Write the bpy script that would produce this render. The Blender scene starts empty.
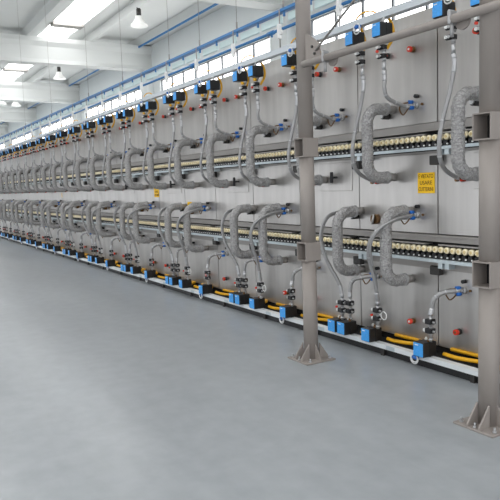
import bpy, bmesh, math, random
from mathutils import Vector, Matrix
random.seed(4)
S = bpy.context.scene
COL = S.collection

# ------------------------------------------------------------------ camera, world, exposure
cam_d = bpy.data.cameras.new('camera'); cam = bpy.data.objects.new('camera', cam_d); COL.objects.link(cam)
cam_d.sensor_width = 36; cam_d.lens = 635/500*36; cam_d.clip_end = 400
RIGHT = Vector((0.51379772, 0.85724524, -0.03380082))
UP = Vector((-0.07082222, 0.08164654, 0.99414187))
BACK = Vector((0.85498311, -0.50839398, 0.10266182))
CAM = Vector((0, 0, 1.55))
M = Matrix((RIGHT, UP, BACK)).transposed().to_4x4(); M.translation = CAM
cam.matrix_world = M
S.camera = cam
def px(p):
    d = Vector(p) - CAM
    z = -d.dot(BACK)
    if z < 0.05: return (9e9, 9e9)
    return (250 + 635*d.dot(RIGHT)/z, 250 - 635*d.dot(UP)/z)

w = bpy.data.worlds.new('world'); S.world = w; w.use_nodes = True
bg = w.node_tree.nodes['Background']; bg.inputs[0].default_value = (0.93, 0.96, 1.0, 1); bg.inputs[1].default_value = 1.4
SKYLIGHT = 3.0
WINDOW = 2.6
vs = S.view_settings
vs.view_transform = 'Standard'; vs.look = 'None'; vs.gamma = 1; vs.exposure = 0.56; vs.use_curve_mapping = False
try:
    S.cycles.use_denoising = True; S.cycles.max_bounces = 8; S.cycles.diffuse_bounces = 5
    S.cycles.sample_clamp_indirect = 6
except Exception: pass

# ------------------------------------------------------------------ materials
def lin(c):
    return tuple((v/12.92 if v <= .04045 else ((v+.055)/1.055)**2.4) for v in c)
def srgb(r, g, b): return lin((r/255, g/255, b/255))
def mat(name, rgb, rough=.5, metal=0., emit=0., noise=0., nscale=(8, 8, 8), bump=0., bscale=40., spec=.5, rvar=0.):
    m = bpy.data.materials.new(name); m.use_nodes = True
    nt = m.node_tree; b = nt.nodes['Principled BSDF']
    b.inputs['Base Color'].default_value = (*rgb, 1); b.inputs['Roughness'].default_value = rough
    b.inputs['Metallic'].default_value = metal; b.inputs['Specular IOR Level'].default_value = spec
    if emit:
        b.inputs['Emission Color'].default_value = (*rgb, 1); b.inputs['Emission Strength'].default_value = emit
    tc = None
    if noise or rvar:
        tc = nt.nodes.new('ShaderNodeTexCoord'); mp = nt.nodes.new('ShaderNodeMapping'); mp.inputs['Scale'].default_value = nscale
        geo = nt.nodes.new('ShaderNodeNewGeometry')
        nt.links.new(geo.outputs['Position'], mp.inputs['Vector'])
        n = nt.nodes.new('ShaderNodeTexNoise'); n.inputs['Detail'].default_value = 5; n.inputs['Scale'].default_value = 1
        nt.links.new(mp.outputs[0], n.inputs['Vector'])
        if noise:
            r = nt.nodes.new('ShaderNodeValToRGB')
            r.color_ramp.elements[0].position = .3; r.color_ramp.elements[1].position = .7
            r.color_ramp.elements[0].color = (*[c*(1-noise) for c in rgb], 1)
            r.color_ramp.elements[1].color = (*[min(1, c*(1+noise)) for c in rgb], 1)
            nt.links.new(n.outputs['Fac'], r.inputs[0]); nt.links.new(r.outputs[0], b.inputs['Base Color'])
        if rvar:
            mr = nt.nodes.new('ShaderNodeMapRange'); mr.inputs['To Min'].default_value = rough-rvar; mr.inputs['To Max'].default_value = rough+rvar
            nt.links.new(n.outputs['Fac'], mr.inputs['Value']); nt.links.new(mr.outputs[0], b.inputs['Roughness'])
    if bump:
        geo2 = nt.nodes.new('ShaderNodeNewGeometry')
        v = nt.nodes.new('ShaderNodeTexVoronoi'); v.inputs['Scale'].default_value = bscale
        nt.links.new(geo2.outputs['Position'], v.inputs['Vector'])
        bp = nt.nodes.new('ShaderNodeBump'); bp.inputs['Strength'].default_value = bump; bp.inputs['Distance'].default_value = .01
        nt.links.new(v.outputs['Distance'], bp.inputs['Height']); nt.links.new(bp.outputs[0], b.inputs['Normal'])
    return m
MT = dict(
    steel=mat('brushed_steel', srgb(192, 189, 186), .34, .8, noise=.10, nscale=(9, 9, .9), rvar=.06),
    ledge=mat('ledge_steel', srgb(158, 154, 150), .45, .5),
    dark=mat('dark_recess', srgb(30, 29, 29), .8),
    post=mat('painted_post', srgb(150, 142, 136), .5, .0, noise=.06, nscale=(14, 14, 3)),
    zinc=mat('zinc_rail', srgb(196, 206, 210), .35, .45),
    white=mat('white_channel', srgb(222, 226, 228), .4, noise=.06, nscale=(5, 9, 9)),
    tray=mat('galvanised_tray', srgb(205, 211, 216), .4, .25),
    hose=mat('insulated_jacket', srgb(168, 166, 165), .55, .25, noise=.28, nscale=(70, 70, 70), bump=1., bscale=60.),
    conduit=mat('conduit_grey', srgb(166, 165, 165), .4, .35),
    silver=mat('bright_silver', srgb(196, 196, 197), .36, .8),
    black=mat('black_plastic', srgb(24, 24, 26), .45),
    blacksteel=mat('black_block', srgb(52, 50, 48), .5),
    blue=mat('blue_label', srgb(66, 162, 238), .4, noise=.12, nscale=(60, 60, 60)),
    bluepaint=mat('blue_paint', srgb(58, 122, 180), .35),
    plug=mat('blue_plug', srgb(24, 104, 190), .4),
    yellow=mat('yellow_hose', srgb(232, 172, 20), .45),
    red=mat('red_cap', srgb(222, 58, 32), .4),
    brass=mat('brass', srgb(122, 92, 60), .4, .6),
    cream=mat('cream_ceramic', srgb(244, 231, 196), .6, noise=.10, nscale=(20, 20, 20)),
    creamcore=mat('ceramic_core', srgb(218, 194, 138), .7),
    whiteplastic=mat('white_plastic', srgb(236, 236, 234), .4),
    sign=mat('sign_yellow', srgb(250, 200, 8), .45),
    ink=mat('sign_ink', srgb(120, 66, 10), .6),
    ceiling=mat('white_ceiling', srgb(214, 216, 214), .8, noise=.02, nscale=(1, 1, 1)),
    wall=mat('white_wall', srgb(222, 226, 226), .8, noise=.02, nscale=(1, 1, 1)),
    dimmerwall=mat('grey_dimmer_wall', srgb(112, 111, 110), .8, noise=.02, nscale=(1, 1, 1)),
    frame=mat('window_frame', srgb(92, 96, 100), .5),
    pale=mat('pale_cover', srgb(214, 232, 230), .35),
    lampglass=mat('lamp_reflector', srgb(240, 240, 236), .3),
    pane=mat('daylight_pane', (1, 1, 1), .5, emit=WINDOW),
    skypane=mat('skylight_pane', (1, 1, 1), .5, emit=SKYLIGHT),
)
# floor: glossy grey resin with broad cloudy variation and faint scuffs
fm = bpy.data.materials.new('resin_floor'); fm.use_nodes = True
nt = fm.node_tree; b = nt.nodes['Principled BSDF']
geo = nt.nodes.new('ShaderNodeNewGeometry')
n1 = nt.nodes.new('ShaderNodeTexNoise'); n1.inputs['Scale'].default_value = .9; n1.inputs['Detail'].default_value = 6; n1.inputs['Roughness'].default_value = .6
n2 = nt.nodes.new('ShaderNodeTexNoise'); n2.inputs['Scale'].default_value = 7; n2.inputs['Detail'].default_value = 6
mp = nt.nodes.new('ShaderNodeMapping'); mp.inputs['Scale'].default_value = (.5, 1.6, 1)
nt.links.new(geo.outputs['Position'], mp.inputs[0]); nt.links.new(mp.outputs[0], n1.inputs[0]); nt.links.new(geo.outputs['Position'], n2.inputs[0])
rp = nt.nodes.new('ShaderNodeValToRGB'); rp.color_ramp.elements[0].position = .3; rp.color_ramp.elements[1].position = .72
rp.color_ramp.elements[0].color = (*srgb(150, 154, 157), 1); rp.color_ramp.elements[1].color = (*srgb(170, 174, 177), 1)
nt.links.new(n1.outputs['Fac'], rp.inputs[0])
mx = nt.nodes.new('ShaderNodeMix'); mx.data_type = 'RGBA'; mx.blend_type = 'SOFT_LIGHT'; mx.inputs[0].default_value = .25
nt.links.new(rp.outputs[0], mx.inputs[6]); nt.links.new(n2.outputs['Fac'], mx.inputs[7]); nt.links.new(mx.outputs[2], b.inputs['Base Color'])
mr = nt.nodes.new('ShaderNodeMapRange'); mr.inputs['To Min'].default_value = .24; mr.inputs['To Max'].default_value = .36
nt.links.new(n1.outputs['Fac'], mr.inputs[0]); nt.links.new(mr.outputs[0], b.inputs['Roughness'])
MT['floor'] = fm

# ------------------------------------------------------------------ mesh helpers
def smooth_path(pts, n=6):
    P = [Vector(p) for p in pts]
    if len(P) < 3: return P
    out = []
    for i in range(len(P)-1):
        p0 = P[max(i-1, 0)]; p1 = P[i]; p2 = P[i+1]; p3 = P[min(i+2, len(P)-1)]
        for j in range(n):
            t = j/n
            out.append(.5*((2*p1)+(-p0+p2)*t+(2*p0-5*p1+4*p2-p3)*t*t+(-p0+3*p1-3*p2+p3)*t**3))
    out.append(P[-1]); return out
def resample(P, step):
    L = [0.]
    for a, b_ in zip(P, P[1:]): L.append(L[-1]+(b_-a).length)
    n = max(2, int(L[-1]/step)); out = []; k = 0
    for i in range(n+1):
        d = L[-1]*i/n
        while k < len(P)-2 and L[k+1] < d: k += 1
        s = L[k+1]-L[k]; out.append(P[k].lerp(P[k+1], (d-L[k])/s if s > 1e-9 else 0))
    return out
class MB:
    def __init__(s): s.bm = bmesh.new(); s.mi = 0
    def _tag(s, faces, smooth=False):
        for f in faces: f.material_index = s.mi; f.smooth = smooth
    def box(s, x0, x1, y0, y1, z0, z1, bev=0.):
        t = bmesh.new(); r = bmesh.ops.create_cube(t, size=1)
        for v in t.verts: v.co = Vector(((x0+x1)/2+v.co.x*(x1-x0), (y0+y1)/2+v.co.y*(y1-y0), (z0+z1)/2+v.co.z*(z1-z0)))
        if bev: bmesh.ops.bevel(t, geom=list(t.edges), offset=bev, segments=1, affect='EDGES', profile=.5)
        s._merge(t); return s
    def _merge(s, t, smooth=False):
        vm = {v: s.bm.verts.new(v.co) for v in t.verts}; fs = []
        for f in t.faces:
            try: fs.append(s.bm.faces.new([vm[v] for v in f.verts]))
            except ValueError: pass
        s._tag(fs, smooth); t.free()
    def tube(s, pts, r, seg=10, caps=True, closed=False):
        P = [Vector(p) for p in pts]; n = len(P); rings = []; prev = None
        for i, p in enumerate(P):
            if closed: d = P[(i+1) % n]-P[i-1]
            else: d = P[min(i+1, n-1)]-P[max(i-1, 0)]
            d.normalize()
            if prev is None:
                a = Vector((0, 0, 1)) if abs(d.z) < .9 else Vector((1, 0, 0))
                u = (a-d*a.dot(d)).normalized()
            else: u = (prev-d*prev.dot(d)).normalized()
            prev = u; v = d.cross(u)
            rr = r(i, n) if callable(r) else r
            rings.append([s.bm.verts.new(p+(u*math.cos(2*math.pi*k/seg)+v*math.sin(2*math.pi*k/seg))*(rr(k) if callable(rr) else rr)) for k in range(seg)])
        fs = []
        for i in range(n if closed else n-1):
            A, B = rings[i], rings[(i+1) % n]
            for k in range(seg): fs.append(s.bm.faces.new((A[k], A[(k+1) % seg], B[(k+1) % seg], B[k])))
        s._tag(fs, True)
        if caps and not closed:
            s._tag([s.bm.faces.new(list(reversed(rings[0]))), s.bm.faces.new(rings[-1])])
        return s
    def cyl(s, p0, p1, r, seg=14, r1=None):
        r1 = r if r1 is None else r1
        return s.tube([p0, p1], lambda i, n: r if i == 0 else r1, seg)
    def prism(s, poly, axis, a0, a1):
        # poly in the two other axes, extruded along axis
        def P(q, a): 
            l = list(q); l.insert(axis, a); return Vector(l)
        A = [s.bm.verts.new(P(q, a0)) for q in poly]; B = [s.bm.verts.new(P(q, a1)) for q in poly]
        n = len(poly); fs = [s.bm.faces.new(list(reversed(A))), s.bm.faces.new(B)]
        for i in range(n): fs.append(s.bm.faces.new((A[i], A[(i+1) % n], B[(i+1) % n], B[i])))
        s._tag(fs); return s
    def ring(s, c, r, rt, axis='y', seg=18, ts=6):
        pts = []
        for k in range(seg):
            a = 2*math.pi*k/seg; u, v = r*math.cos(a), r*math.sin(a)
            pts.append(Vector(c)+Vector({'y': (u, 0, v), 'x': (0, u, v), 'z': (u, v, 0)}[axis]))
        return s.tube(pts, rt, ts, closed=True)
    def slot(s, i): s.mi = i; return s
def obj(name, mb, m, parent=None, loc=None):
    bmesh.ops.recalc_face_normals(mb.bm, faces=list(mb.bm.faces))
    me = bpy.data.meshes.new(name)
    off = Vector((0, 0, 0))
    if parent is not None:
        p = parent
        while p is not None: off += Vector(p.location); p = p.parent
    elif loc is not None: off = Vector(loc)
    for v in mb.bm.verts: v.co -= off
    mb.bm.to_mesh(me); mb.bm.free()
    for q in (m if isinstance(m, (list, tuple)) else [m]): me.materials.append(MT[q])
    o = bpy.data.objects.new(name, me); COL.objects.link(o)
    if parent is not None: o.parent = parent
    elif loc is not None: o.location = loc
    return o
def thing(name, loc, cat=None, label=None, group=None):
    o = bpy.data.objects.new(name, None); COL.objects.link(o); o.location = loc; o.empty_display_size = .05
    return tag(o, cat, label, group)
def tag(o, cat=None, label=None, group=None, kind=None):
    if cat: o['category'] = cat
    if label: o['label'] = label
    if group: o['group'] = group
    if kind: o['kind'] = kind
    return o
def struct(name, mb, m):
    o = obj(name, mb, m); o['kind'] = 'structure'; return o
def dup(root, dx):
    r = root.copy(); COL.objects.link(r); r.location = root.location+Vector((dx, 0, 0))
    for ch in list(root.children):
        c = ch.copy(); COL.objects.link(c); c.parent = r
        for g in ch.children:
            d = g.copy(); COL.objects.link(d); d.parent = c
    return r
def drop(root):
    for ch in list(root.children):
        for g in list(ch.children): bpy.data.objects.remove(g)
        bpy.data.objects.remove(ch)
    bpy.data.objects.remove(root)

PITCH = .985
SX = -3.733                         # seam 0
def X(k): return SX-PITCH*k
YP = 4.05                           # face of the kiln panels
ORD = ['zeroth', 'first', 'second', 'third', 'fourth', 'fifth', 'sixth', 'seventh', 'eighth', 'ninth', 'tenth', 'eleventh', 'twelfth', 'thirteenth',
       'fourteenth', 'fifteenth', 'sixteenth', 'seventeenth', 'eighteenth', 'nineteenth', 'twentieth', 'twenty-first', 'twenty-second', 'twenty-third',
       'twenty-fourth', 'twenty-fifth', 'twenty-sixth']
for t_ in ('twenty', 'thirty', 'forty', 'fifty', 'sixty'):
    for u_ in ('th', '-first', '-second', '-third', '-fourth', '-fifth', '-sixth', '-seventh', '-eighth', '-ninth'):
        q_ = t_[:-1]+'ieth' if u_ == 'th' else t_+u_
        if q_ not in ORD: ORD.append(q_)
REG = {}
def reg(key, o, anchor, desc): REG.setdefault(key, []).append((px(anchor)[0], o, desc))
def number(key):
    L = sorted(REG[key], key=lambda q: -q[0])
    a = bq = 0
    for x, o, desc in L:
        if x > 484: o['label'] = desc+', beside the right-hand post'; continue
        if x > 307: a += 1; o['label'] = '%s, %s from the right between the posts' % (desc, ORD[a])
        else: bq += 1; o['label'] = '%s, %s left of the left-hand post' % (desc, ORD[bq])
def repeat(proto, anchor, key, desc, step, n0=-1, n1=26, lo=-4, hi=500):
    """copies of a thing along the kiln wherever the photograph shows one"""
    used = False; A = Vector(anchor)
    for n in range(n0, n1):
        dx = -PITCH*step*n
        a = A+Vector((dx, 0, 0)); x, y = px(a)
        if not (lo < x < hi) or not (-25 < y < 520): continue
        o = dup(proto, dx); reg(key, o, a, desc)
    drop(proto)

# ------------------------------------------------------------------ setting: floor, roof, wall
m = MB(); m.box(-75, 9, -13, 10.2, -.2, 0); struct('floor', m, 'floor')
m = MB(); 
m.box(-75, 9, 10, 10.3, 0, 3.3); m.box(-75, 9, 10, 10.3, 5.66, 7.6)
BEAMS = [5.0, -4.7, -14.4, -24.1, -34.1, -44.1, -54.1, -64.1]
for bx in BEAMS: m.box(bx-.95, bx+.95, 10, 10.3, 3.3, 5.66)
m.box(-75, -65, 10, 10.3, 3.3, 5.66)
struct('wall_back', m, 'wall')
m = MB(); m.box(-75.3, -75, -13, 10.3, 0, 8); struct('wall_left', m, 'wall')
m = MB(); m.box(-75, 9, -13.3, -13, 2.9, 7.6); struct('wall_added_dimmer', m, 'dimmerwall')  # unseen wall added, open below and grey, to darken upper panel reflections
for i, bx in enumerate(BEAMS):
    m = MB(); m.prism([(bx-.1, 7.05), (bx-.32, 7.05), (bx-.32, 6.9), (bx-.2, 6.75), (bx-.2, 6.3), (bx-.28, 6.15), (bx+.28, 6.15), (bx+.2, 6.3), (bx+.2, 6.75), (bx+.32, 6.9), (bx+.32, 7.05)], 1, -13, 10)
    struct('trim_%d' % (i+1), m, 'ceiling')
# pilasters on the wall under the beams
for i, bx in enumerate(BEAMS):
    m = MB(); m.box(bx-.3, bx+.3, 9.72, 10, 0, 6.15); struct('trim_%d' % (20+i), m, 'wall')
# roof: ribbed white slabs spanning the beams, with a skylight strip between pairs of ribs
m = MB()
ribs = [9.55, 7.65, 5.35, 3.05, .75, -1.55, -3.85, -6.15, -8.45, -10.75, -13.05]
for y in ribs:
    m.prism([(y-.09, 7.05), (y+.09, 7.05), (y+.2, 7.42), (y-.2, 7.42)], 0, -75, 9)
sky = []
for i in range(len(ribs)-1):
    y1, y0 = ribs[i]-.1, ribs[i+1]+.1
    if i in (1, 3, 5, 7, 9):
        m.box(-75, 9, y0, y0+.42, 7.28, 7.5); m.box(-75, 9, y1-.62, y1, 7.28, 7.5)
        sky.append((y0+.42, y1-.62))
    else: m.box(-75, 9, y0, y1, 7.3, 7.5)
m.box(-75, 9, 9.6, 10.3, 7.1, 7.5)
struct('ceiling', m, 'ceiling')
wn = 1
for (a, c) in sky:
    r = bpy.data.objects.new('window_%d' % wn, None); COL.objects.link(r); r['kind'] = 'structure'; wn += 1
    near = 2 if wn == 2 else 0
    m = MB(); m.box(BEAMS[near]-.34, 9, a, c, 7.3, 7.33); obj('roof_panel', m, 'ceiling', r)
    for i in range(near, len(BEAMS)-1):
        x1, x0 = BEAMS[i]-.34, BEAMS[i+1]+.34
        xc = BEAMS[i+1]+(1.45 if i != 3 else 2.4)
        m = MB(); m.box(x0, xc-.2, a, c, 7.30, 7.33); obj('skylight_pane', m, 'skypane', r)
        m = MB(); m.box(xc+.2, x1, a, c, 7.30, 7.33); obj('skylight_pane', m, 'skypane', r)
        m = MB(); m.box(xc-.2, xc+.2, a, c, 7.2, 7.5); obj('skylight_curb', m, 'ledge', r)
for i in range(len(BEAMS)-1):
    x1, x0 = BEAMS[i]-.95, BEAMS[i+1]+.95
    r = bpy.data.objects.new('window_%d' % wn, None); COL.objects.link(r); r['kind'] = 'structure'; wn += 1
    m = MB(); m.box(x0, x1, 10.12, 10.14, 3.3, 5.66); obj('window_pane', m, 'pane', r)
    m = MB()
    m.box(x0, x1, 10.02, 10.1, 5.63, 5.66); m.box(x0, x1, 10.02, 10.1, 3.3, 3.36)
    for j in range(9):
        xx = x0+(x1-x0)*j/8; m.box(xx-.025, xx+.025, 10.04, 10.1, 3.3, 5.66)
    obj('window_frame', m, 'frame', r)

# blue pipe along the head of the wall
m = MB(); m.cyl((-75, 9.45, 6.98), (8, 9.45, 6.98), .036, 12)
tag(obj('wall_pipe', m, 'bluepaint', loc=(0, 9.45, 6.98)), 'pipe', 'blue pipe running along the top of the wall under the white ceiling')
m = MB()
# ------------------------------------------------------------------ kiln modules
def module(kind):
    xr, xl = X(0)-.0055, X(1)+.0055
    r = thing('kiln_module', (X(.5), YP, 0))
    m = MB(); m.box(xl, xr, YP, YP+.04, 2.012, 2.93); obj('upper_panel', m, 'steel', r)
    m = MB(); m.box(xl, xr, YP, YP+.04, 1.088, 1.754); p = obj('middle_panel', m, 'steel', r)
    m = MB(); m.box(xl, xr, YP, YP+.04, .135, .791); obj('lower_panel', m, 'steel', r)
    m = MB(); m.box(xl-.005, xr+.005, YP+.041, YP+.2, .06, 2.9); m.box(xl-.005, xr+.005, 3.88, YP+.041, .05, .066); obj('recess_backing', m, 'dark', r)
    m = MB(); m.box(xl-.005, xr+.005, YP+.201, 6.6, 0.0, 2.93); obj('kiln_core', m, 'steel', r)
    m = MB(); m.box(xl-.005, xr+.005, YP-.035, YP+.04, 1.936, 2.004); m.box(xl-.005, xr+.005, YP-.05, YP-.035, 1.936, 1.95)
    obj('ledge', m, 'ledge', r)
    m = MB(); m.box(xl-.005, xr+.005, YP-.035, YP+.04, 1.024, 1.08); m.box(xl-.005, xr+.005, YP-.05, YP-.035, 1.066, 1.08)
    obj('ledge', m, 'ledge', r)
    for z0, z1, zb in ((1.778, 1.803, 1.754), (.862, .889, .794)):
        m = MB(); m.box(xl-.005, xr+.005, 3.945, YP+.03, z1-.008, z1); m.box(xl-.005, xr+.005, 3.937, 3.945, z0, z1); obj('bearing_rail', m, 'zinc', r)
        m = MB(); m.box(xl-.005, xr+.005, YP-.03, YP+.03, zb, z0-.004); obj('lower_lip', m, 'ledge', r)
    for z in (1.912, 1.003):
        m = MB(); m.box(xl+.05, xr-.08, YP-.06, YP+.03, z-.006, z+.006); obj('cover_strip', m, 'ledge', r)
    for z0, z1 in ((.815, .861), (1.735, 1.777)):
        for q in (.79, .86):
            m = MB(); m.box(X(q+.045), X(q), 3.946, YP-.031, z0, z1); obj('rail_bracket', m, 'zinc', r)
    if kind:   # outlined hatch with a black T handle
        m = MB(); m.box(X(.63), X(.1), YP-.008, YP-.0005, 1.455, 1.735, .003); h = obj('inspection_hatch', m, 'steel', r)
        m = MB(); m.cyl((X(.33), YP-.008, 1.59), (X(.33), YP-.07, 1.59), .011, 10); m.box(X(.33)-.016, X(.33)+.016, YP-.09, YP-.066, 1.535, 1.645, .005); obj('handle', m, 'black', h)
    return r
protos = [module(0), module(1)]
past = 0
for n in range(-3, 27):
    o = dup(protos[n % 2], -PITCH*(n-(0)))
    a = (X(n+.5), YP, 1.4); x, y = px(a)
    o['category'] = 'kiln module'; o['group'] = 'kiln modules in a row'
    d = 'steel kiln module with hatch' if n % 2 else 'plain steel kiln module'
    if -12 < x < 500: reg('module', o, a, d)
    elif x >= 500: o['label'] = '%s steel kiln module outside the right picture edge' % ('first' if n == -2 else 'second')
    else: past += 1; o['label'] = d+', %s beyond the left picture edge' % ORD[past]
for p in protos: drop(p)
number('module')

for key, z, d in (('cb_l', .785, 'black clamp block, lower panel seam'), ('cb_u', 1.697, 'black clamp block, middle panel seam')):
    m = MB(); m.box(X(0)-.042, X(0)+.06, YP-.06, YP-.0005, z-.038, z+.038, .006)
    r = tag(obj('clamp_block', m, 'blacksteel', loc=(X(0), YP, z)), 'clamp', None, 'clamp blocks on the panel seams')
    repeat(r, (X(0), YP, z), key, d, 1); number(key)
# white floor channel in front of the kiln, galvanised tray above it
x0, x1 = X(26), X(-3)
r = thing('floor_channel', (X(0), 3.82, 0), 'channel', 'long white metal channel along the foot of the kiln')
m = MB(); m.box(x0, x1, 3.78, 3.785, .07, .11); m.box(x0, x1, 3.785, 3.845, .105, .11); m.box(x0, x1, 3.842, 3.845, .07, .105); obj('channel', m, 'white', r)
m = MB(); m.box(x0, x1, 3.825, 3.84, 0, .1); obj('shade_strip', m, 'black', r)  # black strip stands in for the shade beneath the channel
for n in range(-1, 26):
    m = MB(); m.box(X(n+.45), X(n+.41), 3.80, 3.824, 0, .104); obj('foot', m, 'blacksteel', r)
    if n < 14:
        m = MB(); m.box(X(n+.3)-.05, X(n+.3)+.05, 3.777, 3.7799, .072, .108); obj('joint_plate', m, 'zinc', r)
r = thing('cable_tray', (X(0), 3.74, 2.84), 'cable tray', 'long galvanised cable tray along the top of the kiln')
m = MB(); m.box(x0, x1, 3.655, 3.66, 2.846, 2.902); m.box(x0, x1, 3.66, 3.72, 2.846, 2.85); m.box(x0, x1, 3.72, 3.724, 2.846, 2.902); obj('channel', m, 'tray', r)

# ------------------------------------------------------------------ blue service rails hung on rods
r = thing('service_rail', (X(0), 3.9, 3.34), 'rail', 'thick blue upper service rail with pale covers hung above the kiln')
m = MB(); m.box(x0, x1, 3.86, 3.93, 3.335, 3.37, .004); obj('rail', m, 'bluepaint', r)
for n in range(-2, 25):
    m = MB(); m.box(X(n+.93), X(n+.52), 3.9, 3.93, 3.235, 3.318, .008); m.box(X(n+.46), X(n+.05), 3.9, 3.93, 3.235, 3.318, .008); obj('cover', m, 'pale', r)
    
    for q in (.96, .49):
        m = MB(); m.box(X(n+q)-.009, X(n+q)+.009, 3.87, 3.89, 3.285, 3.335); obj('bracket', m, 'bluepaint', r)
r = thing('service_pipe', (X(0), 3.9, 3.17), 'pipe', 'thinner blue lower pipe parallel to the blue rail above the kiln')
m = MB(); m.cyl((x0, 3.9, 3.175), (x1, 3.9, 3.175), .016, 10); obj('pipe', m, 'bluepaint', r)
for n in range(-2, 25, 2):
    m = MB(); m.cyl((X(n+.2), 3.9, 3.175), (X(n+.32), 3.9, 3.175), .024, 10); m.cyl((X(n+.24), 3.9, 3.175), (X(n+.24), 3.9, 3.13), .012, 8); obj('coupling', m, 'bluepaint', r)
rod = thing('hanger_rod', (X(0), 3.845, 2.9), 'rod', group='hanger rods above the kiln')
m = MB(); m.cyl((X(0), 3.845, 2.935), (X(0), 3.845, 3.36), .007, 8); obj('rod', m, 'ledge', rod)
m = MB(); m.box(X(0)-.035, X(0)+.035, 3.83, 3.86, 3.10, 3.15, .004); m.box(X(0)-.018, X(0)+.018, 3.82, 3.86, 3.06, 3.21, .004); m.cyl((X(0)-.05, 3.845, 3.12), (X(0)+.05, 3.845, 3.12), .01, 8); obj('clamp', m, 'whiteplastic', rod)
repeat(rod, (X(0), 3.845, 3.1), 'rod', 'thin grey rod with white clamp', 1, 0, 24)
number('rod')
wire = thing('suspension_wire', (X(1), 3.90, 3.376), 'wire', None, 'suspension wires of the blue rail')
m = MB(); m.cyl((X(1), 3.90, 3.376), (X(1), 3.90, 7.278), .0032, 6); obj('wire', m, 'ledge', wire)
m = MB(); m.cyl((X(1), 3.90, 3.376), (X(1), 3.90, 3.46), .011, 6); obj('turnbuckle', m, 'ledge', wire)
for n in (1, 2, 3, 4, 5, 7, 9, 12, 15):
    o = dup(wire, -PITCH*(n-1)); reg('wire', o, (X(n), 3.9, 3.5), 'thin wire from roof to blue rail')
drop(wire); number('wire')

# ------------------------------------------------------------------ high-bay lamps
for i, (lx, ly, lz, lab) in enumerate(((-19.0, 7.6, 6.72, 'white bell-shaped high-bay lamp nearest, right of the large skylight'),
                                     (-28.6, 7.6, 6.62, 'white high-bay lamp hanging in the second roof bay'),
                                     (-38.2, 7.6, 6.62, 'white high-bay lamp farthest away, rightmost of the distant pair'),
                                     (-38.2, 6.85, 6.66, 'white high-bay lamp farthest away, leftmost of the distant pair'))):
    r = thing('ceiling_lamp', (lx, ly, lz), 'lamp', lab, 'high-bay lamps under the roof')
    m = MB(); pr = [(0, .11), (.08, .12), (.2, .2), (.26, .26), (.3, .27)]
    m.tube([(lx, ly, lz+.1-q[0]) for q in pr], lambda i, n: pr[i][1], 20, caps=True); obj('reflector', m, 'lampglass', r)
    m = MB(); m.cyl((lx, ly, lz+.1), (lx, ly, lz+.3), .075, 14); m.cyl((lx, ly, lz+.3), (lx, ly, lz+.36), .06, 10); obj('ballast_housing', m, 'blacksteel', r)
    m = MB(); m.ring((lx, ly, lz+.42), .05, .012, 'x', 12); m.cyl((lx, ly, lz+.46), (lx, ly, 7.3 if i < 3 else 7.32), .012, 6); obj('hook', m, 'blacksteel', r)

# ------------------------------------------------------------------ support posts
def post(cx, cy, lab, left):
    r = thing('support_post', (cx, cy, 0), 'post', lab, 'round steel support posts')
    for z0, z1 in ((.012, .878), (1.038, 1.765), (1.925, 4.6)):
        m = MB(); m.cyl((cx, cy, z0), (cx, cy, z1), .0635, 32); obj('pipe', m, 'post', r)
    m = MB(); m.box(cx-.15, cx+.15, cy-.155, cy+.155, 0, .014, .003); obj('base_plate', m, 'post', r)
    # triangular stiffeners, two to each side
    for s in (-1, 1):
        for o_ in (-.045, .045):
            m = MB(); m.prism([(cy+s*.055, .014), (cy+s*.145, .014), (cy+s*.145, .028), (cy+s*.055, .15)], 0, cx+o_-.006, cx+o_+.006); obj('gusset', m, 'post', r)
        m = MB(); m.prism([(cx+s*.06, .014), (cx+s*.142, .014), (cx+s*.142, .028), (cx+s*.06, .15)], 1, cy-.006, cy+.006); obj('gusset', m, 'post', r)
    for sx, sy in ((-.115, -.115), (.0, -.128), (.115, .115), (-.115, .115), (.122, -.1)):
        m = MB(); m.cyl((cx+sx, cy+sy, .014), (cx+sx, cy+sy, .024), .014, 6); m.cyl((cx+sx, cy+sy, .024), (cx+sx, cy+sy, .045), .007, 8); obj('anchor_bolt', m, 'silver', r)
    for z in (1.845, .958):
        a, t, hz, d = .067, .008, .08, .078
        m = MB()
        m.box(cx-a, cx-a+t, cy-d, cy+d, z-hz, z+hz); m.box(cx+a-t, cx+a, cy-d, cy+d, z-hz, z+hz)
        m.box(cx-a+t, cx+a-t, cy-d, cy+d, z-hz, z-hz+t); m.box(cx-a+t, cx+a-t, cy-d, cy+d, z+hz-t, z+hz)
        obj('square_tube_stub', m, 'post', r)
        m = MB(); m.box(cx-a+t, cx+a-t, cy+.05, cy+.056, z-hz+t, z+hz-t); obj('stub_shade_plate', m, 'black', r)  # black plate imitates the shade inside the open tube stub
    if left:
        m = MB(); m.prism([(cx+.06, 2.53), (cx+.06, 2.77), (cx+.09, 2.77), (cx+.25, 2.66), (cx+.26, 2.53)], 1, cy-.03, cy-.018); obj('bracket_plate', m, 'post', r)
        m = MB()
        for q in ((cx+.16, 2.65), (cx+.19, 2.59)): m.cyl((q[0], cy-.04, q[1]), (q[0], cy-.029, q[1]), .011, 8)
        obj('bolt', m, 'blacksteel', r)
    return r
PL, PR = (-4.445, 3.235), (-2.555, 3.215)
post(*PL, 'left-hand grey steel post bolted to the floor in front of the kiln', True)
post(*PR, 'right-hand grey steel post at the right picture edge', False)
r = thing('crossbar_pipe', (-3.4, 3.1, 2.5), 'pipe', 'horizontal grey pipe running between the two steel posts')
m = MB(); m.cyl((-4.30, 3.12, 2.505), (-1.6, 3.12, 2.505), .0275, 20); obj('pipe', m, 'post', r)
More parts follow.
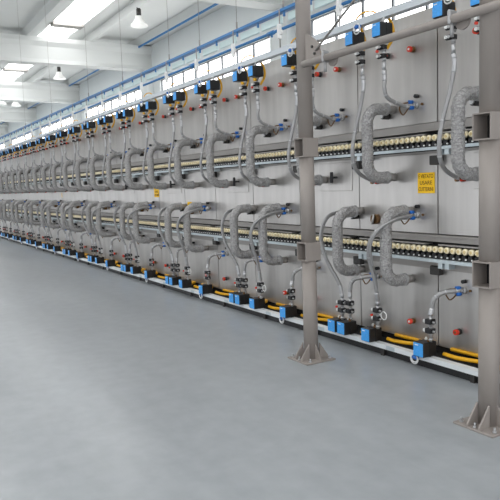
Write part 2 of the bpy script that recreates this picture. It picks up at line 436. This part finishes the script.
for cx in (-3.98, -2.73):
    m = MB(); m.cyl((cx+.02, 3.15, 2.49), (cx+.02, 3.165, 2.49), .055, 20); obj('flange_disc', m, 'post', r)
    m = MB(); m.box(cx-.045, cx-.02, 3.085, 3.16, 2.47, 2.56, .01); m.cyl((cx-.032, 3.12, 2.40), (cx-.032, 3.12, 2.49), .012, 10); obj('pipe_clamp', m, 'conduit', r)
m = MB(); m.cyl((-4.23, 3.195, 2.61), (-3.0, 3.195, 3.29), .009, 10)
tag(obj('brace_rod', m, 'ledge', loc=(-4.23, 3.195, 2.61)), 'rod', 'thin diagonal brace rod rising from the left-hand post bracket')

# ------------------------------------------------------------------ kiln rollers
def roller_mb(z, x):
    m = MB(); pr = [(3.972, .0), (3.972, .023), (3.977, .0265), (4.0, .0265), (4.001, .022), (4.1, .022)]
    m.tube([(x, q[0], z) for q in pr], lambda i, n: max(pr[i][1], .001), 14)
    m.slot(1); m.cyl((x, 3.9705, z), (x, 3.974, z), .013, 10)
    return m
def holder_mb(z, x):
    m = MB(); m.prism([(x-.021, z-.075), (x+.021, z-.075), (x+.017, z-.03), (x-.017, z-.03)], 1, 3.965, 4.06)
    m.slot(1); m.cyl((x+.022, 3.96, z-.058), (x+.022, 3.972, z-.058), .007, 6)
    return m
RP = PITCH/16
left = []
for z, row in ((1.877, 'upper'), (.963, 'lower')):
    ro = obj('kiln_roller', roller_mb(z, X(0)), ['cream', 'creamcore'], loc=(X(0), 4.0, z))
    bh = obj('bearing_holder', holder_mb(z, X(0)), ['black', 'whiteplastic'], ro)
    cnt = {}; num = 0; xs = []
    for i in range(-24, 16*26):
        xx = X(0)-RP*(i+.5); x, y = px((xx, 4.0, z))
        if x > 499: continue
        if num >= 150: xs.append(xx); continue
        o = dup(ro, xx-X(0)); num += 1
        k = math.floor((SX-xx)/PITCH); cnt[k] = cnt.get(k, 0)+1
        mx_ = px((X(k+.5), YP, 1.4))[0]
        if mx_ > 484: wh = 'module beside the right post'
        elif mx_ > 307: wh = '%s module from right between posts' % ORD[sum(1 for q in range(-1, k+1) if 307 < px((X(q+.5), YP, 1.4))[0] <= 484)]
        else: wh = '%s module left of left post' % ORD[sum(1 for q in range(-1, k+1) if px((X(q+.5), YP, 1.4))[0] <= 307)]
        o['label'] = 'cream roller end, %s row, %s from right in %s' % (row, ORD[cnt[k]], wh)
        o['category'] = 'roller'; o['group'] = 'cream roller ends in the %s row' % row
    drop(ro)
    m = MB()
    for xx in xs:
        m.slot(0); m.cyl((xx, 3.974, z), (xx, 4.1, z), .025, 8)
        m.slot(1); m.prism([(xx-.021, z-.075), (xx+.021, z-.075), (xx+.017, z-.03), (xx-.017, z-.03)], 1, 3.965, 4.06)
    o = obj('kiln_rollers', m, ['cream', 'black'], loc=(xs[0], 4.0, z))
    tag(o, 'rollers', 'distant cream roller ends in the %s row at the far left' % row, None, 'stuff')

# ------------------------------------------------------------------ control boxes
def control_box(x, w_, y0, d, z0, h):
    r = thing('control_box', (x, y0+d/2, z0), 'control box')
    m = MB(); m.box(x-w_/2, x+w_/2, y0, y0+d, z0, z0+h, .006); m.box(x-w_/2-.004, x+w_/2+.004, y0+d*.45, y0+d*.55, z0-.0, z0+h+.002, .001); obj('housing', m, 'black', r)
    m = MB(); m.box(x-w_/2+.004, x+w_/2-.004, y0-.005, y0-.0005, z0+.005, z0+h-.004, .002); f = obj('front_label', m, 'blue', r); f['label'] = 'blue front label'
    m = MB(); m.box(x-w_*.3, x+w_*.02, y0-.0065, y0-.0052, z0+h*.8, z0+h*.86); obj('label_print', m, 'whiteplastic', f)
    return r
def gland(r, x, y, z0, z1, mt='whiteplastic'):
    m = MB(); m.cyl((x, y, z0), (x, y, z0+(z1-z0)*.5), .013, 8); m.cyl((x, y, z0+(z1-z0)*.5), (x, y, z1), .008, 8); obj('cable_gland', m, mt, r)
def top_cable(r, x, y, z0, z1):
    m = MB(); m.tube(smooth_path([(x, y, z0), (x+.02, y-.01, z0+.03), (x-.02, y+.01, z1-.02), (x, y+.02, z1)], 5), .009, 7); obj('connection_cable', m, 'whiteplastic', r)
UA, UB = X(.252), X(.597)
for key, xx, d in (('ub_a', UA, 'right box of upper pair'), ('ub_b', UB, 'left box of upper pair')):
    r = control_box(xx, .1, 3.62, .135, 2.70, .112)
    gland(r, xx-.02, 3.70, 2.812, 2.846); top_cable(r, xx+.03, 3.67, 2.812, 2.846)
    r['group'] = 'blue-fronted control boxes under the top tray'
    repeat(r, (xx, 3.62, 2.75), key, 'blue-fronted '+d, 1); number(key)
LA, LB, LC, LD = X(-.092), X(.56), X(.911), X(1.055)
for key, xx, d in (('lb_a', LA, 'lone blue-fronted floor-level box'), ('lb_b', LB, 'blue-fronted floor box, right in trio'), ('lb_c', LC, 'blue-fronted floor box, middle in trio'), ('lb_d', LD, 'blue-fronted floor box, left in trio')):
    r = control_box(xx, .112, 3.72, .15, .112, .12)
    gland(r, xx+.035, 3.8, .232, .262, 'brass'); gland(r, xx-.03, 3.84, .232, .255)
    r['group'] = 'blue-fronted control boxes along the floor channel'
    repeat(r, (xx, 3.72, .17), key, d, 2); number(key)

# ------------------------------------------------------------------ burner valves (pipe with two black coils)
def valve(x, y, z0, zs, side, red, cap):
    r = thing('burner_valve', (x, y, z0), 'valve')
    zt = max(zs)+.075 if side == 'up' else max(zs)+.055
    m = MB(); m.cyl((x, y, min(z0, zs[0]-.05)), (x, y, zt), .013, 10)
    for q in (z0+.01, zs[0]-.035, zs[0]+.035, zs[1]-.035): m.cyl((x, y, q), (x, y, q+.018), .02, 6)
    obj('pipe', m, 'silver', r)
    for z in zs:
        if side == 'left':
            m = MB(); m.cyl((x, y-.02, z), (x-.045, y-.02, z), .02, 12); m.box(x-.02, x+.02, y-.03, y+.02, z-.018, z+.018, .004); c = obj('coil', m, 'black', r)
            m = MB(); m.cyl((x-.03, y-.04, z), (x-.03, y-.05, z), .0125, 12); obj('cap', m, 'whiteplastic', c)
            m = MB(); m.cyl((x-.01, y-.02, z), (x-.01, y-.045, z), .012, 8); obj('nut', m, 'silver', c)
        else:
            m = MB(); m.box(x-.034, x+.03, y-.035, y+.03, z-.02, z+.022, .005); c = obj('coil', m, 'black', r)
            m = MB(); m.cyl((x-.036, y-.015, z), (x-.058, y-.015, z), .015, 10); obj('cap', m, 'whiteplastic', c)
            m = MB(); m.cyl((x+.031, y-.01, z), (x+.05, y-.01, z), .009, 8); obj('nut', m, 'silver', c)
    if red:
        z = (zs[0]+zs[1])/2
        m = MB(); m.cyl((x-.02, y-.045, z+.0), (x-.02, y-.062, z+.0), .011, 10); obj('indicator', m, 'red', r)
    if cap == 'ring':
        m = MB(); m.ring((x+.075, y, (zs[0]+zs[1])/2), .035, .005, 'y', 18); m.cyl((x+.04, y, (zs[0]+zs[1])/2), (x, y, (zs[0]+zs[1])/2), .005, 6); obj('impulse_tube', m, 'whiteplastic', r)
    if cap == 'yellow':
        m = MB(); m.cyl((x+.012, y-.02, z0+.005), (x+.012, y-.05, z0+.005), .017, 10); obj('plug', m, 'yellow', r)
    return r
for key, xx, rd, d in (('uv_a', UA-.0, True, 'silver valve, red mark, under upper right box'), ('uv_b', UB+.075, False, 'silver valve under upper left box')):
    r = valve(xx, 3.70, 2.665, (2.555, 2.625), 'left', rd, 'yellow')
    # pipe goes down from the box, so extend to the conduit below
    m = MB(); m.cyl((xx, 3.70, 2.44), (xx, 3.70, 2.51), .017, 10); obj('riser', m, 'silver', r)
    r['group'] = 'burner valves under the upper boxes'
    repeat(r, (xx, 3.70, 2.58), key, d, 1); number(key)
for key, xx, yy, rd, cp, d in (('lv_a', -3.594, 3.81, False, 'none', 'black valve pair above lone floor box'), ('lv_b', -4.205, 3.80, True, 'ring', 'black valve pair, red mark, right in trio'),
                          ('lv_c', -4.62, 3.83, False, 'none', 'black valve pair, middle in trio'), ('lv_d', -4.70, 3.80, True, 'none', 'black valve pair, red mark, left in trio')):
    r = valve(xx, yy, .233, (.325, .40), 'up', rd, cp)
    r['group'] = 'burner valves above the floor boxes'
    repeat(r, (xx, yy, .36), key, d, 2); number(key)

# ------------------------------------------------------------------ flexible conduits
def conduit(pts, r0=.0145, sleeve=(0, .16), second=None):
    r0 *= 1.25; P = resample(smooth_path(pts, 8), .012)
    r = thing('flexible_conduit', pts[0], 'conduit')
    n = len(P)
    m = MB(); m.tube(P, lambda i, n: r0*(1+.05*(i % 2)), 9); obj('hose', m, 'conduit', r)
    a, c = int(sleeve[0]*n), max(int(sleeve[1]*n), int(sleeve[0]*n)+3)
    m = MB(); m.tube(P[a:c], r0*1.12, 10); obj('silver_sleeve', m, 'silver', r)
    m = MB(); m.tube(P[-4:], r0*1.12, 10); obj('end_fitting', m, 'silver', r)
    m = MB(); m.tube(P[:4], r0*1.2, 8); obj('end_fitting', m, 'silver', r)
    for q in (.42, .66):
        i = int(q*n); m = MB(); m.tube(P[i:i+2], r0*1.12, 10); obj('tie', m, 'silver', r)
    if second:
        Q = [p+Vector(second) for p in P[int(n*.35):]]
        m = MB(); m.tube(Q, r0*.55, 7); obj('ignition_lead', m, 'conduit', r)
    return r
xa, xb = UA, UB+.075
r = conduit([(xa, 3.70, 2.44), (xa+.005, 3.70, 2.36), (xa+.012, 3.69, 2.29), (xa+.006, 3.73, 2.22), (xa+.01, 3.85, 2.175), (xa+.01, 3.96, 2.15)], .013, (0, .2))
r['group'] = 'short conduits on the upper panels'
repeat(r, (xa, 3.70, 2.35), 'c_s', 'short curving grey conduit, upper panel', 1); number('c_s')
r = conduit([(xb, 3.70, 2.44), (xb, 3.71, 2.36), (xb-.03, 3.70, 2.19), (xb-.07, 3.67, 1.99), (xb-.095, 3.655, 1.81), (xb-.12, 3.70, 1.67), (xb-.165, 3.82, 1.595), (xb-.20, 3.98, 1.545)], .0135, (0, .13))
r['group'] = 'long conduits crossing the upper roller row'
repeat(r, (xb-.07, 3.70, 1.99), 'c_l', 'long grey conduit crossing upper rollers', 1); number('c_l')
r = conduit([(-3.594, 3.81, .45), (-3.585, 3.82, .52), (-3.566, 3.82, .588), (-3.529, 3.87, .635), (-3.49, 3.94, .646), (-3.466, 4.0, .648)], .016, (0, .2))
r['group'] = 'short conduits on the lower panels'
repeat(r, (-3.57, 3.82, .55), 'c_a', 'short bent conduit above lone floor box', 2); number('c_a')
r = conduit([(-4.205, 3.80, .45), (-4.19, 3.78, .53), (-4.172, 3.74, .68), (-4.165, 3.68, .85), (-4.125, 3.64, 1.0), (-4.04, 3.66, 1.13), (-3.99, 3.80, 1.208), (-3.965, 3.97, 1.235)], .0145, (0, .13), (.035, -.01, .012))
r['group'] = 'long arched conduits crossing the lower rollers'
repeat(r, (-4.16, 3.68, .85), 'c_b', 'long arched conduit with lead, lower rollers', 2); number('c_b')
r = conduit([(-4.62, 3.83, .45), (-4.616, 3.83, .53), (-4.596, 3.845, .615), (-4.54, 3.9, .647), (-4.46, 4.0, .660)], .0145, (0, .2))
r['group'] = 'short conduits on the lower panels'
repeat(r, (-4.61, 3.83, .55), 'c_c', 'short bent conduit above trio of boxes', 2); number('c_c')
r = conduit([(-4.70, 3.80, .45), (-4.715, 3.775, .59), (-4.785, 3.70, .79), (-4.82, 3.66, .97), (-4.812, 3.66, 1.1), (-4.806, 3.71, 1.20), (-4.812, 3.80, 1.243), (-4.83, 3.98, 1.262)], .0145, (0, .13), (.02, -.02, .01))
r['group'] = 'long arched conduits crossing the lower rollers'
repeat(r, (-4.8, 3.68, .85), 'c_d', 'S-shaped conduit left of insulated hose', 2); number('c_d')

# ------------------------------------------------------------------ insulated hoses
def big_hose(x, zt, zb, yo, r0, dxb=0.):
    r = thing('insulated_hose', (x, YP, zb), 'hose')
    R = .13
    pts = [(x, YP-.09, zt), (x, YP-.13, zt)]
    for k in range(1, 7):
        a = math.pi/2*k/6; pts.append((x, yo+R-R*math.sin(a), zt-R+R*math.cos(a)))
    for k in range(1, 5): pts.append((x+dxb*k/5, yo, zt-R+(zb-zt+2*R)*k/5))
    for k in range(0, 7):
        a = math.pi/2*k/6; pts.append((x+dxb, yo+R-R*math.cos(a), zb+R-R*math.sin(a)))
    pts += [(x+dxb, YP-.13, zb), (x+dxb, YP-.09, zb)]
    P = resample(smooth_path(pts, 4), .0075)
    def rad(i, n): 
        return lambda k: r0*(1+.035*math.sin(i*.0075/.030*2*math.pi)+.055*math.sin(5*2*math.pi*k/20+math.pi*(int(i*.0075/.030) % 2)))
    m = MB(); m.tube(P, rad, 20); obj('jacket', m, 'hose', r)
    for s, q in ((1, P[:5]), (-1, P[-5:])):
        m = MB(); m.tube(q, r0*1.14, 18); obj('end_collar', m, 'conduit', r)
    for z in (zt, zb):
        m = MB(); m.cyl((x, YP-.091, z), (x, YP-.0005, z), r0*.72, 16); obj('pipe_stub', m, 'ledge', r)
    m = MB(); m.cyl((x-.075, YP-.001, zt-.05), (x-.075, YP-.07, zt-.05), .03, 14); o_ = obj('side_port', m, 'blacksteel', r)
    m = MB(); m.cyl((x-.075, YP-.07, zt-.05), (x-.075, YP-.085, zt-.05), .02, 12); obj('port_glass', m, 'silver', o_)
    return r
r = big_hose(X(.51), 2.165, 1.57, 3.735, .049); r['group'] = 'insulated hoses over the upper rollers'
repeat(r, (X(.51), 3.74, 1.87), 'h_u', 'thick grey C-shaped insulated hose, upper', 1, lo=-8); number('h_u')
r = big_hose(X(.30), 1.275, .68, 3.74, .05); r['group'] = 'insulated hoses over the lower rollers'
repeat(r, (X(.30), 3.74, .98), 'h_l', 'thick C-shaped hose, right of lower pair', 2, lo=-8); number('h_l')
r = big_hose(X(.96), 1.262, .70, 3.74, .05); r['group'] = 'insulated hoses over the lower rollers'
repeat(r, (X(.96), 3.74, .98), 'h_m', 'thick C-shaped hose, left of lower pair', 2, lo=-8); number('h_m')

# ------------------------------------------------------------------ ignition plugs, sight caps, discs on the panels
def electrode(x, z, big):
    r = thing('ignition_plug', (x, YP, z), 'plug')
    m = MB(); m.cyl((x, YP-.0005, z), (x, YP-.03, z), .03, 12); m.cyl((x, YP-.03, z), (x, YP-.05, z), .02, 6); obj('flange', m, 'silver', r)
    if big:
        for dx, dz in ((-.004, .024), (.004, -.024)):
            m = MB(); m.cyl((x+dx, YP-.045, z+dz), (x+dx-.006, YP-.085, z+dz), .016, 10); obj('blue_connector', m, 'plug', r)
        m = MB(); m.cyl((x+.012, YP-.0005, z+.073), (x+.012, YP-.035, z+.073), .016, 10); obj('knob', m, 'black', r)
        m = MB(); m.tube(smooth_path([(x-.012, YP-.085, z+.02), (x-.06, YP-.12, z+.01), (x-.1, YP-.1, z-.03), (x-.075, YP-.09, z-.075), (x-.03, YP-.1, z-.06), (x+.005, YP-.1, z-.025)], 5), .006, 6); obj('wire', m, 'brass', r)
    else:
        m = MB(); m.cyl((x, YP-.05, z-.01), (x, YP-.075, z-.01), .014, 8); m.tube(smooth_path([(x-.01, YP-.07, z), (x+.03, YP-.09, z+.01), (x+.045, YP-.02, z-.01)], 4), .007, 6); obj('copper_wire', m, 'brass', r)
        m = MB(); m.cyl((x+.03, YP-.0005, z-.012), (x+.03, YP-.05, z-.012), .012, 8); obj('red_connector', m, 'red', r)
    m = MB(); m.cyl((x+.065, YP-.0005, z+.002), (x+.065, YP-.012, z+.002), .011, 10); obj('bolt', m, 'brass', r)
    return r
for key, x, z, big, st, d in (('e_s', X(.235), 2.17, True, 1, 'blue ignition plug on upper panel'), ('e_l', X(.745), 1.54, False, 1, 'small copper plug under upper hose'),
                           ('e_b', X(.232), 1.24, True, 2, 'blue ignition plug on middle panel'), ('e_a', X(-.275), .645, True, 2, 'blue ignition plug, lower panel'), ('e_c', X(.752), .655, True, 2, 'blue ignition plug beside lower hose')):
    r = electrode(x, z, big); r['group'] = 'ignition plugs on the kiln panels'
    repeat(r, (x, YP, z), key, d, st); number(key)
def sight(x, z, col):
    r = thing('sight_port', (x, YP, z), 'cap')
    m = MB(); m.cyl((x, YP-.0005, z), (x, YP-.035, z), .020, 12); m.cyl((x, YP-.005, z), (x, YP-.015, z), .026, 12); obj('body', m, 'blacksteel' if col else 'brass', r)
    m = MB(); m.cyl((x, YP-.035, z), (x, YP-.06, z), .024, 14); c = obj('red_cap', m, 'red', r)
    m = MB(); m.cyl((x, YP-.06, z), (x, YP-.064, z), .010, 10); obj('lens', m, 'whiteplastic' if not col else 'brass', c)
    return r
for key, x, z, st, d, c in (('s1', X(.265), 2.635, 1, 'red sight-port cap high on panel', 0), ('s2', X(-.425), 2.637, 1, 'dark-bodied red cap high on panel', 1),
                       ('s3', X(.285), .303, 2, 'red cap low on panel near trio', 0), ('s4', X(-.235), .30, 2, 'red cap low near lone box', 1)):
    r = sight(x, z, c); r['group'] = 'red sight-port caps on the kiln'
    repeat(r, (x, YP, z), key, d, st); number(key)
r = thing('blank_cover', (X(.75), YP, 1.19), 'cover', None, 'round steel covers on the middle panels')
m = MB(); m.cyl((X(.75), YP-.0005, 1.19), (X(.75), YP-.045, 1.19), .046, 18); obj('body', m, 'brass', r)
m = MB(); m.cyl((X(.75), YP-.045, 1.19), (X(.75)-.01, YP-.058, 1.192), .048, 18); obj('lid', m, 'steel', r)
repeat(r, (X(.75), YP, 1.19), 'disc', 'round steel cover on middle panel', 2, 0, 8); number('disc')

# ------------------------------------------------------------------ yellow gas hoses and cables
m = MB(); xx = X(.252)+.012
m.tube(resample(smooth_path([(xx, 3.735, 2.87), (xx+.004, 3.785, 2.79), (xx+.002, 3.785, 2.70), (xx-.03, 3.75, 2.62)], 5), .012), lambda i, n: .0125*(1+.08*(i % 2)), 9)
r = tag(obj('gas_hose', m, 'yellow', loc=(xx, 3.69, 2.7)), 'hose', None, 'yellow hoses beside the upper boxes')
repeat(r, (xx, 3.69, 2.75), 'y_u', 'yellow hose right of upper box pair', 1); number('y_u')
m = MB(); xx = X(.597)+.012
m.tube(resample(smooth_path([(xx, 3.735, 2.87), (xx+.005, 3.785, 2.74), (xx-.01, 3.76, 2.63)], 5), .012), lambda i, n: .011*(1+.08*(i % 2)), 9)
r = tag(obj('gas_hose', m, 'yellow', loc=(xx, 3.69, 2.7)), 'hose', None, 'yellow hoses beside the upper boxes')
repeat(r, (xx, 3.69, 2.72), 'y_v', 'yellow hose between upper box pair', 1); number('y_v')
m = MB(); xx = X(.52)
m.tube(smooth_path([(xx-.1, 3.72, 2.86), (xx-.09, 3.72, 2.93), (xx-.03, 3.74, 2.97), (xx+.06, 3.77, 2.965), (xx+.13, 3.79, 2.90)], 6), .007, 7)
r = tag(obj('cable', m, 'yellow', loc=(xx, 3.74, 2.9)), 'cable', None, 'yellow cables arching over the top tray')
repeat(r, (xx, 3.74, 2.95), 'y_c', 'yellow cable arch over top tray', 1); number('y_c')
for key, a, c, d in (('y_1', X(.5), X(-.02), 'yellow hose loop, right of trio boxes'), ('y_2', X(-.16), X(-.8), 'yellow hose loop, right of lone box'), ('y_3', X(.86), X(.63), 'short yellow hose between trio boxes')):
    m = MB(); L = c-a
    m.tube(smooth_path([(a+.05, 3.885, .135), (a+L*.3, 3.89, .13), (a+L*.6, 3.93, .135), (a+L*.75, 3.98, .14), (a+L*.6, 4.02, .145), (a+L*.2, 4.03, .14), (a, 4.03, .14)], 6), .017, 8)
    m.tube(smooth_path([(a+L*.68, 3.97, .138), (a+L*.85, 3.93, .13), (a+L*.97, 3.9, .13)], 5), .017, 8)
    r = tag(obj('gas_hose', m, 'yellow', loc=((a+c)/2, 3.95, .12)), 'hose', None, 'yellow hoses lying along the floor channel')
    repeat(r, ((a+c)/2, 3.95, .13), key, d, 2, hi=530); number(key)
# blue plugs with a coil of white cable
for key, x, y, z, st, d in (('k_u', X(.5), 3.648, 2.83, 1, 'blue plug, white coil on top tray'), ('k_l', X(-.02), 3.768, .085, 2, 'blue plug, white coil on floor channel')):
    r = thing('cable_plug', (x, y, z), 'cable plug', None, 'blue plugs with coiled white cable')
    m = MB(); m.cyl((x-.025, y-.012, z+.005), (x+.03, y-.012, z+.0), .016, 10); obj('plug', m, 'plug', r)
    m = MB(); m.ring((x-.01, y-.012, z-.012), .04, .006, 'y', 20); m.ring((x, y-.02, z-.002), .033, .005, 'y', 20); obj('white_cable', m, 'whiteplastic', r)
    repeat(r, (x, y, z), key, d, st, hi=482); number(key)

# ------------------------------------------------------------------ warning signs
def sign(x0, x1, z0, z1, label, text):
    cx, cz = (x0+x1)/2, (z0+z1)/2
    r = thing('warning_sign', (cx, YP, cz), 'sign', label, 'yellow signs on the kiln panels')
    m = MB(); m.box(x0, x1, YP-.006, YP-.0005, z0, z1, .002); obj('plate', m, 'sign', r)
    if text:
        n = len(text); h = (z1-z0)
        for i, t in enumerate(text):
            c = bpy.data.curves.new('line', 'FONT'); c.body = t; c.size = h*.27; c.align_x = 'CENTER'; c.align_y = 'CENTER'; c.extrude = .0006
            o = bpy.data.objects.new('text_line', c); COL.objects.link(o)
            dg = bpy.context.evaluated_depsgraph_get(); me = bpy.data.meshes.new_from_object(o.evaluated_get(dg))
            bpy.data.objects.remove(o)
            me.materials.clear(); me.materials.append(MT['ink'])
            wd = max(v.co.x for v in me.vertices)-min(v.co.x for v in me.vertices)
            s = min(1, (x1-x0)*.86/wd)
            q = bpy.data.objects.new('lettering', me); COL.objects.link(q); q.parent = r
            q.rotation_euler = (math.pi/2, 0, 0); q.scale = (s, 1, 1); q.location = (0, -.0075, (n/2-.5-i)*h*.31)
sign(-3.955, -3.765, 1.425, 1.60, 'large yellow warning sign with three lines of brown lettering', ['È VIETATO', 'USARE', 'CUTTERINI'])
sign(-9.83, -9.63, 1.395, 1.57, 'yellow warning sign under an upper hose, left of the left-hand post', ['È VIETATO', 'USARE', 'CUTTERINI'])
sign(-8.57, -8.43, 1.215, 1.325, 'small yellow square sign above a lower hose', None)
sign(-15.70, -15.66, 1.39, 1.50, 'tiny distant yellow sign at far left of the kiln', None)
